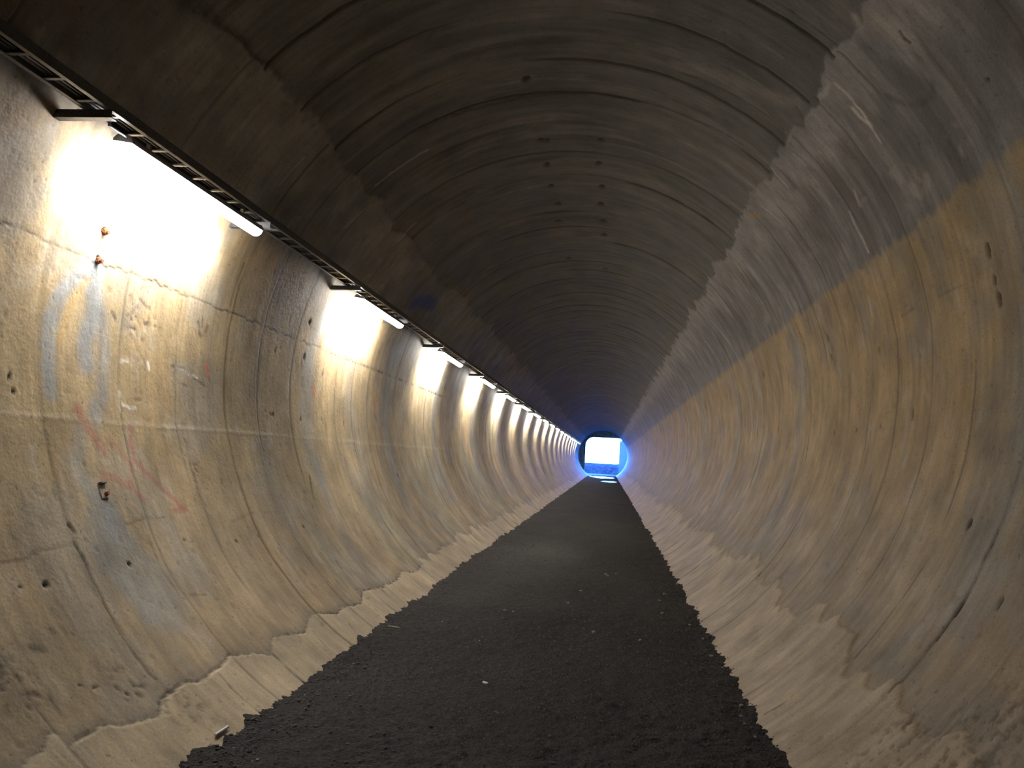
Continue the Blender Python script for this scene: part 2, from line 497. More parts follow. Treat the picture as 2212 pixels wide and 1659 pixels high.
# rough honeycombed patches: px, py, radius m
ROUGH = [(395, 1530, .20), (275, 1480, .14), (425, 1022, .12), (1930, 1620, .30), (2110, 1600, .35), (30, 1480, .2), (300, 700, .16), (330, 700, .10), (305, 850, .10), (438, 705, .12)]
_S = []
for c, dep, w, soft, st, pts in STROKES:
    q = np.array([on_bore(*p) for p in pts])
    q[:, 1] *= D2R * R
    _S.append((np.array(c), dep, w, soft, st, q))
_H = [(*on_bore(h[0], h[1]), *[k * (.62 if h[0] < 1000 else 1.25 if h[1] < 600 and h[0] < 1320 else .75) for k in h[2:4]], h[4] * .5) for h in HOLES]
_RG = [(*on_bore(h[0], h[1]), h[2]) for h in ROUGH]
# blue-grey damp stations (distance, which side, width)
DAMP = [(4.45, 1, .28), (9.55, 1, .35), (14.1, 1, .45), (19.0, 1, .5), (8.45, -1, .32), (11.6, -1, .4), (14.9, -1, .4), (19.2, -1, .5), (24, -1, .5), (24, 1, .6), (29, 1, .6)]


def near_joint(y, joints, strengths):
    """distance to the nearest joint and its strength"""
    J = np.array(joints)
    k = np.clip(np.searchsorted(J, y), 1, len(J) - 1)
    lo = np.where(np.abs(y - J[k - 1]) < np.abs(y - J[k]), k - 1, k)
    st = np.array([strengths.get(round(j, 2), 0.25 + 0.35 * _hash(np.array([int(j * 100)]), np.array([3]), 5)[0]) for j in J])
    return np.abs(y - J[lo]), st[lo], lo


def surface(y, th):
    """radial offset (+ inwards) and pigment of the lining at distance y, angle th (degrees)"""
    s = th * D2R * R
    n_lo = fbm(y * .9, s * .9, 1, 4)
    n_mid = fbm(y * 3.1, s * 3.1, 11, 4)
    n_hi = fbm(y * 14, s * 14, 21, 4)
    drip = fbm(y * 9, s * .8, 31, 4)                # runs around the ring
    ring = fbm(y * 6, s * .35, 36, 4)
    off = (n_lo - .5) * .016 + (n_mid - .5) * .0045 + (n_hi - .5) * .0025
    # --- zones
    e_r = 43.8 + 4.5 * (fbm(y * 2.4, y * 0, 61, 4) - .5) + 3.5 * (n_mid - .5) + 1.5 * (n_hi - .5)
    e_l = -46.5 + 6.0 * (fbm(y * 1.8, y * 0, 62, 4) - .5) + 4.0 * (n_mid - .5) + 1.5 * (n_hi - .5)
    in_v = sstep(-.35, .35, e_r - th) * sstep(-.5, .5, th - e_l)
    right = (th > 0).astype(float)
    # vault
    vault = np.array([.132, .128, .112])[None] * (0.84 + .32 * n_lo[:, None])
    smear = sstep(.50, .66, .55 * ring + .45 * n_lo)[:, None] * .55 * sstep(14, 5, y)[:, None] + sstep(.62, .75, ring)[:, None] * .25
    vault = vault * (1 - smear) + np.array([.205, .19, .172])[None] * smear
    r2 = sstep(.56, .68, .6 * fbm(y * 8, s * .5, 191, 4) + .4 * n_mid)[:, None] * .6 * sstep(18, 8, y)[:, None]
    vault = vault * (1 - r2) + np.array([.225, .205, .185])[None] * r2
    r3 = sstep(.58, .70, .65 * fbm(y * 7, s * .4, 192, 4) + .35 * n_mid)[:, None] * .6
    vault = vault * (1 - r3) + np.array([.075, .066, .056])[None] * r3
    # right flank: grey mortar, then ochre, then pale beige
    grey = np.array([.235, .224, .218])[None] * (0.78 + .44 * n_mid[:, None])
    dk = (sstep(.48, .60, drip) * sstep(47, 56, th))[:, None] * .55
    grey = grey * (1 - dk) + np.array([.14, .125, .115])[None] * dk
    cols = fbm(y * 8, s * .15, 181, 3)
    mor = np.maximum(sstep(.46, .60, fbm(y * 1.7, s * 2.0, 182, 5, .6)) * sstep(57, 49, th), sstep(-1.5, 1.5, 46 + 22 * (cols - .32) - th) * .9)
    mor = (mor * (.45 + .75 * n_hi) * .85)[:, None]
    grey = grey * (1 - mor) + np.array([.37, .352, .34])[None] * (0.8 + .4 * n_mid[:, None]) * mor
    dkd = (sstep(.54, .66, fbm(y * 6, s * .7, 183, 4)) * sstep(48, 53, th) * .6)[:, None]
    grey = grey * (1 - dkd) + np.array([.13, .112, .10])[None] * dkd
    och = np.array([.40, .285, .135])[None] * (0.80 + .4 * n_lo[:, None])
    beige = np.array([.365, .285, .190])[None] * (0.80 + .4 * n_mid[:, None])
    e_o = 68.4 + 2.2 * (drip - .5) + 1.5 * (n_hi - .5)
    w_o = sstep(-.5, .9, th - e_o)[:, None]
    w_b = sstep(92, 124, th + 22 * (n_lo - .5) + 10 * (drip - .5))[:, None]
    rw = grey * (1 - w_o) + (och * (1 - w_b) + beige * w_b) * w_o
    # left flank
    tan = np.array([.40, .295, .160])[None] * (0.78 + .44 * n_lo[:, None])
    dull = np.array([.19, .184, .168])[None] * (0.80 + .40 * n_mid[:, None])
    w_t = sstep(-64.5, -69.5, th + 4 * (drip - .5))[:, None]
    ml = (sstep(.46, .62, fbm(y * 1.5, s * 2.0, 193, 5, .6)) * sstep(-62, -54, th) * .6 * (.4 + .8 * n_hi))[:, None]
    dull = dull * (1 - ml) + np.array([.32, .31, .285])[None] * ml
    lw = dull * (1 - w_t) + tan * w_t
    lowl = sstep(-104, -128, th + 10 * (n_mid - .5))[:, None] * .6
    lw = lw * (1 - lowl) + np.array([.40, .31, .20])[None] * (0.82 + .36 * n_mid[:, None]) * lowl
    brn = (sstep(4.5, 3.5, y + .5 * (n_mid - .5)) * sstep(-92, -80, th + 8 * (n_lo - .5)) * (.25 + .8 * n_mid) * .7)[:, None]  # reddish-brown wall tone, with some shading short of the first lamp painted in
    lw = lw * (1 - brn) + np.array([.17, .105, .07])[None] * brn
    grn = sstep(.56, .70, fbm(y * .8, s * .5, 71, 3))[:, None] * sstep(6, 8, y)[:, None] * .35
    lw = lw * (1 - grn) + np.array([.27, .27, .20])[None] * grn
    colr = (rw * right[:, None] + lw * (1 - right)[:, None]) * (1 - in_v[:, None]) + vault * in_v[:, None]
    # mortar ragged over the vault edge stands slightly proud
    off += .012 * (1 - in_v) * sstep(64, 52, np.abs(th))
    # greyer and warmer patches, rubbed scuffs
    p1 = (sstep(.52, .66, fbm(y * 1.5, s * 1.1, 141, 5, .6)) * .38)[:, None]
    g_ = colr.mean(1, keepdims=True) * np.array([[.98, .97, .92]])
    colr = colr * (1 - p1) + g_ * .88 * p1
    p2 = (sstep(.55, .70, fbm(y * 2.3, s * 1.6, 151, 5, .6)) * .30 * (np.abs(th) > 66))[:, None]
    colr = colr * (1 - p2) + colr * np.array([[1.16, 1.04, .86]]) * p2
    p3 = (sstep(.60, .72, fbm(y * 7, s * 3, 161, 5, .6)) * .40 * (np.abs(th) > 60))[:, None]
    colr = colr * (1 - p3) + colr * np.array([[.62, .58, .55]]) * p3
    p4 = (sstep(.62, .74, fbm(y * 5, s * 4, 171, 5, .6)) * .35 * (np.abs(th) > 60))[:, None]
    colr = colr * (1 - p4) + np.array([[.44, .39, .31]]) * p4
    for yc, sd, wd in DAMP:
        w = np.exp(-((y - yc + .25 * (n_mid - .5)) / (wd * .55)) ** 2) * np.where(sd * th > 0, 1, 0) * sstep(62 if sd > 0 else 70, 74, np.abs(th)) * sstep(132, 112, np.abs(th))
        w = (w * (.35 + .9 * drip) * .75)[:, None]
        colr = colr * (1 - w) + np.array([.25, .265, .27])[None] * w
    # --- kerb strips
    el = left_kerb_edge(y)
    dl = el - th                                     # >0 below the edge
    kerb_l = sstep(-.05, .12, dl)
    sel = th < -120
    off += np.where(sel, kerb_l * .004, 0)
    colr = np.where((sel & (dl > 0))[:, None], np.array([.50, .40, .265])[None] * (0.8 + .4 * n_mid[:, None]), colr)
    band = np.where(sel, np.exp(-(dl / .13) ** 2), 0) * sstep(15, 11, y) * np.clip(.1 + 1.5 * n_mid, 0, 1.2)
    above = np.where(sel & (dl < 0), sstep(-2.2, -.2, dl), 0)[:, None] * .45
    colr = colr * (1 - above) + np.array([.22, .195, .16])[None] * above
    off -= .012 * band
    er = right_kerb_edge(y)
    dr = th - er
    sel = th > 118
    kr = np.where(sel, sstep(-.2, .35, dr), 0)
    off += kr * .012
    colr = colr * (1 - kr[:, None] * .8) + np.array([.44, .355, .25])[None] * (0.8 + .4 * n_mid[:, None]) * kr[:, None] * .8
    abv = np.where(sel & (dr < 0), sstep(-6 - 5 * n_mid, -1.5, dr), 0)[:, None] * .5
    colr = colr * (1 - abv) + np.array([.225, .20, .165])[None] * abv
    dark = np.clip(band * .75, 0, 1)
    # --- long joints on the left wall
    e1 = -82.1 + .35 * (vnoise(y * 1.3, y * 0, 81) - .5) + .5 * (vnoise(y * 14, y * 0, 82) - .5)
    g1 = np.exp(-((th - e1) / .16) ** 2) * (.25 + 1.1 * vnoise(y * 5, y * 0, 83)) * sstep(22, 13, y)
    off -= .004 * g1
    dark = np.maximum(dark, np.clip(g1 * 1.3, 0, .95))
    e2 = -103.5 + .25 * (vnoise(y * 2, y * 0, 84) - .5)
    g2 = np.exp(-((th - e2) / .25) ** 2) * sstep(20, 11, y) * (.4 + .8 * vnoise(y * 3, y * 0, 85))
    off += .004 * g2
    colr = colr * (1 - .5 * g2[:, None]) + np.array([.5, .43, .31])[None] * .5 * g2[:, None]
    # --- ring joints between the cast strips
    for J, S, a, b in ((J_CEIL, S_CEIL, -46, 44), (J_RIGHT, S_RIGHT, 44, 150), (J_LEFT, S_LEFT, -150, -46)):
        msk = (th >= a) & (th < b) & (y > 2.4)
        if not msk.any():
            continue
        yy = y[msk] + .03 * (vnoise(s[msk] * 2.1, y[msk] * 0, 91) - .5) + .014 * (vnoise(s[msk] * 11, y[msk] * 0, 94) - .5)
        d, st, k = near_joint(np.where(yy > 21, 21 + np.mod(yy, .66) * 0, yy), J, S)
        far = yy > 21
        d = np.where(far, np.abs(np.mod(yy, .66) - .33), d)
        st = np.where(far, .55, st)
        k = np.where(far, np.floor(yy / .66), k)
        vis = st * (2.8 if a == -46 else 1.1) * sstep(.28, .62, vnoise(s[msk] * 1.1 + k * 17.3, k * 3.7, 92))
        wj = .008 + (.0016 if a == -46 else .0011) * yy
        g = np.exp(-(d / wj) ** 2) * vis
        off[msk] -= .006 * g
        dark[msk] = np.maximum(dark[msk], np.clip(g * 1.0, 0, .9))
        # strips stand a few millimetres proud of one another
        off[msk] += .004 * (_hash((k + (np.where(far, yy, yy) > np.array(J)[np.clip(k.astype(int), 0, len(J) - 1)])).astype(np.int64), np.full(k.shape, 9, np.int64), 93) - .5) * sstep(.0, .03, d)
    # --- single marks
    y0, y1, s0, s1 = y.min(), y.max(), s.min(), s.max()
    jy, js = (n_hi - .5) * .05, (n_mid - .5) * .06
    for c, dep, w, soft, st, q in _S:
        mg = w * 1.5 + .05
        if q[:, 0].min() - mg > y1 or q[:, 0].max() + mg < y0 or q[:, 1].min() - mg > s1 or q[:, 1].max() + mg < s0:
            continue
        idx = np.nonzero((y > q[:, 0].min() - mg) & (y < q[:, 0].max() + mg) & (s > q[:, 1].min() - mg) & (s < q[:, 1].max() + mg))[0]
        if not len(idx):
            continue
        k = min(1.0, w / .05)
        py, ps = y[idx] + jy[idx] * k, s[idx] + js[idx] * k
        best = np.full(len(idx), 1e9)
        for i in range(len(q) - 1):
            ax, ay = q[i]
            dx, dy = q[i + 1] - q[i]
            t = np.clip(((py - ax) * dx + (ps - ay) * dy) / (dx * dx + dy * dy + 1e-12), 0, 1)
            best = np.minimum(best, np.hypot(py - ax - t * dx, ps - ay - t * dy))
        # keep hairlines at least as wide as the mesh
        ww = max(w, .012 + .0012 * float(y[idx].mean()))
        wt = sstep(ww * .5 * (1 + soft), ww * .5 * (1 - soft), best) * st * (w / ww) ** .5
        wt *= np.clip(.45 + 1.1 * n_hi[idx], 0, 1)
        if c[0] < .05:
            wt *= np.clip(-.15 + 2.1 * fbm(y[idx] * 9, s[idx] * 9, 201, 3), .1, 1)
            dark[idx] = np.maximum(dark[idx], wt)
        else:
            colr[idx] = colr[idx] * (1 - wt[:, None]) + c[None] * wt[:, None]
        off[idx] -= dep * .55 * wt
    for hy, ht, a, b, dep in _H:
        hs = ht * D2R * R
        if hy + a < y0 or hy - a > y1 or hs + b < s0 or hs - b > s1:
            continue
        idx = np.nonzero((np.abs(y - hy) < a * 1.4) & (np.abs(s - hs) < b * 1.4))[0]
        r = np.hypot((y[idx] - hy + jy[idx] * .9) / (a * .5), (s[idx] - hs + js[idx] * .9) / (b * .5))
        w = sstep(1.25, .65, r)
        off[idx] -= dep * w
        dark[idx] = np.maximum(dark[idx], .95 * w)
    for hy, ht, rad in _RG:
        hs = ht * D2R * R
        r = np.hypot(y - hy, s - hs) / rad
        if r.min() > 1.5:
            continue
        w = sstep(1.2, .4, r)
        pit = sstep(.56, .72, fbm(y * 34, s * 34, 97, 3)) * w
        off -= .006 * pit
        dark = np.maximum(dark, pit * .55)
    # scattered small pocks in the concrete
    pk = sstep(.80, .87, fbm(y * 16, s * 16, 99, 2))
    off -= .003 * pk
    dark = np.maximum(dark, pk * .25)
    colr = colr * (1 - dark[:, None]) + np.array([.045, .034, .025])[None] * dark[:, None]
    return off, np.clip(colr, 0.005, .9)


def lining_mesh(name, y0, y1, t0, t1, res_y, res_s, parent):
    ny = max(2, int(round((y1 - y0) / res_y)) + 1)
    nt_ = max(3, int(round((t1 - t0) * D2R * R / res_s)) + 1)
    ys, ts = np.linspace(y0, y1, ny), np.linspace(t0, t1, nt_)
    Y, T = np.meshgrid(ys, ts, indexing='ij')
    y, t = Y.ravel(), T.ravel()
    off, rgb = surface(y, t)
    rr = R - off
    co = np.stack([CX + rr * np.sin(t * D2R), y, CZ + rr * np.cos(t * D2R)], 1)
    idx = np.arange(ny * nt_).reshape(ny, nt_)
    q = np.stack([idx[:-1, :-1], idx[1:, :-1], idx[1:, 1:], idx[:-1, 1:]], -1).reshape(-1, 4)[:, ::-1]
    me = bpy.data.meshes.new(name)
    me.vertices.add(len(co))
    me.vertices.foreach_set('co', co.ravel())
    me.loops.add(q.size)
    me.loops.foreach_set('vertex_index', q.ravel())
    me.polygons.add(len(q))
    me.polygons.foreach_set('loop_start', np.arange(0, q.size, 4))
    me.polygons.foreach_set('loop_total', np.full(len(q), 4))
    me.polygons.foreach_set('use_smooth', np.ones(len(q), bool))
    uvl = me.uv_layers.new(name='lining')
    uvl.data.foreach_set('uv', np.stack([y[q.ravel()], t[q.ravel()] * D2R * R], 1).ravel())
    ca = me.color_attributes.new('pigment', 'FLOAT_COLOR', 'POINT')
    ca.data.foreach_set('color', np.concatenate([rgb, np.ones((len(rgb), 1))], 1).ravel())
    me.update(calc_edges=True)
    return link_mesh(name, me, M_CONC, parent)


def res_for(y):
    return .0135 if y < 7.5 else .020 if y < 10 else .032 if y < 15 else .05


for nm, t0, t1, J in (('wall_left', -150.0, -46.0, J_LEFT), ('ceiling', -46.0, 44.0, J_CEIL), ('wall_right', 44.0, 150.0, J_RIGHT)):
    root = empty(nm, (0, 0, 0))
    tag(root, kind='structure')
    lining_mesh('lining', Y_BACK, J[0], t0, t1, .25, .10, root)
    for i in range(len(J) - 1):
        r_ = res_for(J[i]) * (1.25 if nm == 'ceiling' else 1)
        lining_mesh('panel', J[i], J[i + 1], t0, t1, r_, r_, root)
    lining_mesh('lining', J[-1], 45.0, t0, t1, .085, .11, root)
    lining_mesh('lining', 45.0, Y_END, t0, t1, .17, .16, root)

# unseen closed shell round the bore, added to block sky light leaks
bm = bmesh.new()
n = 48
ra = [bm.verts.new((CX + (R + .2) * math.sin(2 * math.pi * i / n), Y_BACK - .05, CZ + (R + .2) * math.cos(2 * math.pi * i / n))) for i in range(n)]
rb = [bm.verts.new((v.co.x, Y_END + .1, v.co.z)) for v in ra]
for i in range(n):
    bm.faces.new((ra[i], rb[i], rb[(i + 1) % n], ra[(i + 1) % n]))
bm.faces.new(ra)
tag(mesh_obj('sky_block_shell', bm, M_EARTH), kind='structure')

# ------------------------------------------------------------------ gravel floor
FLOOR = empty('floor')
tag(FLOOR, kind='structure')


def floor_height(x, y):
    e = sstep(.55, 0, np.abs(np.abs(x + .47) - 1.47))        # loose material banked at the edges
    h = .0165 + .0237 * x + (fbm(x * 1.1, y * 1.1, 101, 3) - .5) * .03 + (fbm(x * 6, y * 6, 102, 4) - .5) * .022
    h += (fbm(x * 22, y * 22, 103, 3) - .5) * .034 * sstep(22, 12, y)
    h += e * (fbm(x * 5, y * 5, 104, 3) - .45) * .06
    return h


def floor_mesh(y0, y1, res):
    nx, ny = int(3.5 / res) + 1, int((y1 - y0) / res) + 1
    X, Y = np.meshgrid(np.linspace(-2.22, 1.28, nx), np.linspace(y0, y1, ny), indexing='ij')
    x, y = X.ravel(), Y.ravel()
    co = np.stack([x, y, floor_height(x, y)], 1)
    base = np.array([.052, .048, .047])[None] * (.75 + .5 * fbm(x * 2, y * .8, 111, 4)[:, None])
    px_, py_ = on_floor(1180, 1200)
    dust = np.exp(-((x - px_) / .75) ** 2 - ((y - py_) / 2.6) ** 2) * (.5 + .8 * fbm(x * 2, y * 1, 112, 3))
    dust = np.maximum(dust, .45 * np.exp(-((x + .1) / .8) ** 2 - ((y - 19) / 5) ** 2))
    spk = sstep(.80, .86, fbm(x * 40, y * 40, 113, 2))
    dust = np.clip(dust, 0, 1)
    rgb = base * (1 - .8 * dust[:, None]) + np.array([.115, .113, .11])[None] * .8 * dust[:, None]
    rgb = rgb * (1 - .5 * spk[:, None]) + np.array([.11, .10, .095])[None] * .5 * spk[:, None]
    idx = np.arange(nx * ny).reshape(nx, ny)
    q = np.stack([idx[:-1, :-1], idx[1:, :-1], idx[1:, 1:], idx[:-1, 1:]], -1).reshape(-1, 4)
    me = bpy.data.meshes.new('gravel_bed')
    me.from_pydata(co.tolist(), [], q.tolist())
    me.polygons.foreach_set('use_smooth', np.ones(len(q), bool))
    ca = me.color_attributes.new('pigment', 'FLOAT_COLOR', 'POINT')
    ca.data.foreach_set('color', np.concatenate([rgb, np.ones((len(rgb), 1))], 1).ravel())
    return link_mesh('gravel_bed', me, M_GRAVEL, FLOOR)


floor_mesh(Y_BACK, 3.2, .15)
floor_mesh(3.2, 8.5, .016)
floor_mesh(8.5, 20, .035)
floor_mesh(20, Y_END, .12)


def stone_bm(bm, loc, r, seed):
    rd = random.Random(seed)
    sx, sy, sz = r * rd.uniform(.8, 1.35), r * rd.uniform(.7, 1.1), r * rd.uniform(.45, .7)
    res = bmesh.ops.create_icosphere(bm, subdivisions=1, radius=1)
    a = rd.uniform(0, 6.28)
    for v in res['verts']:
        k = rd.uniform(.78, 1.18)
        x, y_, z = v.co.x * sx * k, v.co.y * sy * k, v.co.z * sz * k
        v.co = Vector((loc[0] + x * math.cos(a) - y_ * math.sin(a), loc[1] + x * math.sin(a) + y_ * math.cos(a), loc[2] + z))


# loose chippings nobody could count
bm = bmesh.new()
pts = []
for i in range(4200):
    yy = 3.4 + 12 * random.random() ** 1.6
    u = random.random()
    xx = -1.95 + 2.95 * u
    if i % 2:
        xx = (-1.93 + abs(random.gauss(0, .16))) if random.random() < .45 else (1.0 - abs(random.gauss(0, .18)))
    pts.append((xx, yy))
pa = np.array(pts)
hz = floor_height(pa[:, 0], pa[:, 1])
for i, (xx, yy) in enumerate(pts):
    r_ = random.uniform(.0035, .0105) * (1 + .04 * yy)
    stone_bm(bm, (xx, yy, hz[i] + r_ * .25), r_, i)
ch = mesh_obj('chippings', bm, M_STONE_D, FLOOR)
ch['kind'] = 'stuff'

# ------------------------------------------------------------------ portal and what lies outside
PX0, PX1, PZT = -2.45, 1.45, 4.14
END = empty('wall_far', (0, Y_END, 0))
tag(END, kind='structure')


def rim(x, z, k):
    dx, dz = x - CX, z - CZ
    l = math.hypot(dx, dz)
    return CX + dx / l * k, CZ + dz / l * k


# headwall: closes the bore beside and above the way out
hole = [(PX0, -.2 + (PZT - .7) * i / 12) for i in range(13)]
for i in range(1, 8):
    a = i / 7 * math.pi / 2
    hole.append((PX0 + .9 * (1 - math.cos(a)), PZT - .9 + .9 * math.sin(a)))
hole += [(PX0 + .9 + (PX1 - PX0 - 1.25) * i / 10, PZT) for i in range(1, 10)]
for i in range(0, 8):
    a = i / 7 * math.pi / 2
    hole.append((PX1 + .55 - .9 * (1 - math.sin(a)), PZT - .9 + .9 * math.cos(a)))
bm = bmesh.new()
for ya, yb in ((0, .5),):
    hv0 = [bm.verts.new((x, ya, z)) for x, z in hole]
    hv1 = [bm.verts.new((x, yb, z)) for x, z in hole]
    ov = [bm.verts.new((rim(x, z, R + .5)[0], ya, rim(x, z, R + .5)[1])) for x, z in hole]
    for i in range(len(hole) - 1):
        bm.faces.new((hv0[i], hv0[i + 1], ov[i + 1], ov[i]))
        bm.faces.new((hv0[i], hv1[i], hv1[i + 1], hv0[i + 1]))
bmesh.ops.recalc_face_normals(bm, faces=bm.faces)
mesh_obj('portal_surround', bm, M_PORTAL, END)
# cutting outside: wing wall closing in on the right, lower one on the left
bm = bmesh.new()
wing = [(2.35, .1), (1.42, 12.0), (2.0, 12.0), (3.2, .1)]
v0 = [bm.verts.new((x, y, -.2)) for x, y in wing]
v1 = [bm.verts.new((x, y, 4.6 if i in (0, 3) else 4.0)) for i, (x, y) in enumerate(wing)]
for i in range(4):
    bm.faces.new((v0[i], v0[(i + 1) % 4], v1[(i + 1) % 4], v1[i]))
bm.faces.new(v1)
bmesh.ops.recalc_face_normals(bm, faces=bm.faces)
mesh_obj('wing_wall', bm, simple_mat('dark_damp_concrete', (.035, .032, .034), .9, 0, .2, 2), END)
bm = bmesh.new()
bm_box(bm, -60, 60, .05, 160, -.35, -.02)
tag(mesh_obj('ground_outside', bm, M_EARTH), kind='structure')
bpy.data.objects['ground_outside'].location = (0, Y_END, 0)
# damp bank across the way out
bm = bmesh.new()
nx, ny = 60, 14
grid = []
for i in range(nx + 1):
    rowv = []
    for j in range(ny + 1):
        x = -9 + 18 * i / nx
        t = j / ny
        h = 1.30 * math.sin(min(1, t * 1.6) * math.pi / 2) * (1 - .4 * max(0, t - .6)) + .16 * float(fbm(np.array([x * 1.3]), np.array([t * 4.0]), 121, 3)[0] - .5) * min(1, t * 3)
        rowv.append(bm.verts.new((x, 2.6 * t, h - .03)))
    grid.append(rowv)
for i in range(nx):
    for j in range(ny):
        bm.faces.new((grid[i][j], grid[i + 1][j], grid[i + 1][j + 1], grid[i][j + 1]))
bank = mesh_obj('earth_bank', bm, M_BANK, None, True)
bank.location = (0, Y_END + 12.6, 0)
tag(bank, 'low dark bank of damp earth across the way outside the portal', 'bank')

# puddles at the way out
for k, (px, py, rx, ry, lab) in enumerate([(1302, 1032, 1.1, 4.5, 'wide shining puddle on the floor just inside the far portal'),
                                           (1316, 1041.5, .55, 2.0, 'narrow bright puddle on the gravel before the wider shining puddle'),
                                           (1264, 1028, .14, 1.2, 'small bright puddle in the corner beside the portal wall')]):
    x0, y0 = on_floor(px, py)
    y0 = min(y0, Y_END - ry * 1.3)
    x0 = -1.72 if k == 2 else x0
    bm = bmesh.new()
    pv = []
    for i in range(40):
        a = 2 * math.pi * i / 40
        w = .75 + .5 * float(vnoise(np.array([3 * math.cos(a) + k * 9]), np.array([3 * math.sin(a)]), 131)[0])
        pv.append((rx * w * math.cos(a), ry * w * math.sin(a)))
    top = [bm.verts.new((a, b, .035)) for a, b in pv]
    bot = [bm.verts.new((a * 1.02, b * 1.02, -.02)) for a, b in pv]
    bm.faces.new(top)
    for i in range(40):
        bm.faces.new((bot[i], bot[(i + 1) % 40], top[(i + 1) % 40], top[i]))
    o = mesh_obj('puddle', bm, M_WATER)
    o.location = (x0, y0, floor_z(x0))
    tag(o, lab, 'puddle', 'puddles at the far portal')

# ------------------------------------------------------------------ cable tray bays and lamps
PERIOD, LAMP_Y0, LAMP_LEN = 4.46, 4.20, 1.78
TZ = CAM_Z + 1.70                            # underside of the tray
X_OUT, X_IN, X_WALL = -2.68, -2.83, -3.02


def make_tray():
    """one bay of ladder tray, origin at the arm before the lamp"""
    root = empty('cable_tray')
    for x in (X_OUT, X_IN):
        bm = bmesh.new()
        bm_prism(bm, [(x - .004, TZ), (x - .004, TZ + .055), (x + .004, TZ + .055), (x + .004, TZ)], 0, PERIOD)
        d = -1 if x == X_OUT else 1
        bm_prism(bm, [(x, TZ), (x, TZ + .004), (x + d * .022, TZ + .004), (x + d * .022, TZ)], 0, PERIOD)
        mesh_obj('rail', bm, M_STEEL, root)
    bm = bmesh.new()
    bm_box(bm, X_IN + .004, X_OUT - .004, -.014, .014, TZ + .006, TZ + .022, .003)
    r0 = mesh_obj('rung', bm, M_STEEL, root)
    k = 0
    while .13 + k * .25 < PERIOD - .02:
        o = r0 if k == 0 else copy_tree(r0, root)
        o.location.y = .13 + k * .25
        k += 1
    # two or three dark cables lying in the tray
    for i, (x, r_) in enumerate(((X_IN + .035, .012), (X_IN + .066, .009), (X_IN + .100, .014))):
        bm = bmesh.new()
        prof = [(x + r_ * math.cos(a * math.pi / 4), TZ + .024 + r_ + r_ * math.sin(a * math.pi / 4)) for a in range(8)]
        bm_prism(bm, prof, 0, PERIOD)
        mesh_obj('cable', bm, M_BLACK, root)
    # cantilever arms: upright flange, channel and wall plate
    for y_, depth in ((.006, .05), (2.09, .05)):
        bm = bmesh.new()
        bm_box(bm, X_WALL - .04, X_OUT + .012, y_ - .003, y_ + .003, TZ - .045, TZ - .001)
        bm_box(bm, X_WALL - .04, X_OUT + .012, y_ + .003, y_ + depth, TZ - .006, TZ - .001)
        bm_box(bm, X_WALL - .04, X_OUT + .012, y_ + .003, y_ + depth, TZ - .045, TZ - .040)
        arm = mesh_obj('support_arm', bm, M_STEEL, root)
        bm = bmesh.new()
        bm_box(bm, X_OUT - .012, X_OUT + .008, y_ + .005, y_ + .035, TZ - .001, TZ + .012, .003)
        mesh_obj('clamp', bm, M_STEEL, arm)
    return root


def make_lamp():
    root = empty('tube_lamp')
    xc, z1 = -2.745, TZ - .047
    tilt = 8 * D2R                                  # turned a little towards the wall

    def tl(px_, pz_):
        return xc + px_ * math.cos(tilt) + pz_ * math.sin(tilt), z1 - .03 - px_ * math.sin(tilt) + pz_ * math.cos(tilt)
    bm = bmesh.new()
    bm_prism(bm, [tl(*p) for p in ((-.035, .03), (.035, .03), (.056, .006), (.056, -.006), (-.056, -.006), (-.056, .006))], .03, LAMP_LEN - .03)
    mesh_obj('housing', bm, M_HOUSING, root)
    bm = bmesh.new()
    bm_prism(bm, [tl(.052 * math.cos(a), -.0065 - .050 * math.sin(a)) for a in np.linspace(0, math.pi, 7)], .004, LAMP_LEN - .004)
    mesh_obj('diffuser', bm, M_LIGHT, root)
    ld = bpy.data.lights.new('lamp_beam', 'AREA')
    ld.shape, ld.size, ld.size_y = 'RECTANGLE', .055, LAMP_LEN - .08
    ld.energy, ld.color, ld.spread = LAMP_WATTS, LAMP_COLOR, 84 * D2R
    lo = bpy.data.objects.new('lamp_beam', ld)
    col.objects.link(lo)
    lo.parent = root
    beam = 58 * D2R
    lo.location = (tl(0, -.0065)[0] - .054 * math.sin(beam), LAMP_LEN / 2, tl(0, -.0065)[1] - .054 * math.cos(beam))
    lo.rotation_euler = (0, beam, 0)
    for y_ in (0, LAMP_LEN - .035):
        bm = bmesh.new()
        bm_prism(bm, [tl(*p) for p in ((-.038, .033), (.038, .033), (.059, .008), (.059, -.0064), (-.059, -.0064), (-.059, .008))], y_, y_ + .034)
        mesh_obj('end_cap', bm, M_HOUSING, root)
    for y_ in (.25, LAMP_LEN - .27):
        bm = bmesh.new()
        bm_box(bm, xc - .012, xc + .012, y_, y_ + .02, z1 - .006, TZ - .0005)
        mesh_obj('hanger', bm, M_STEEL, root)
    bm = bmesh.new()
    prof = [(xc + .02 + .006 * math.cos(a * math.pi / 4), z1 - .01 + .006 * math.sin(a * math.pi / 4)) for a in range(8)]
    bm_prism(bm, prof, -.16, .002)
    bm_box(bm, xc + .014, xc + .026, -.166, -.154, z1 - .016, TZ - .002)
    mesh_obj('flex', bm, M_HOUSING, root)
    return root


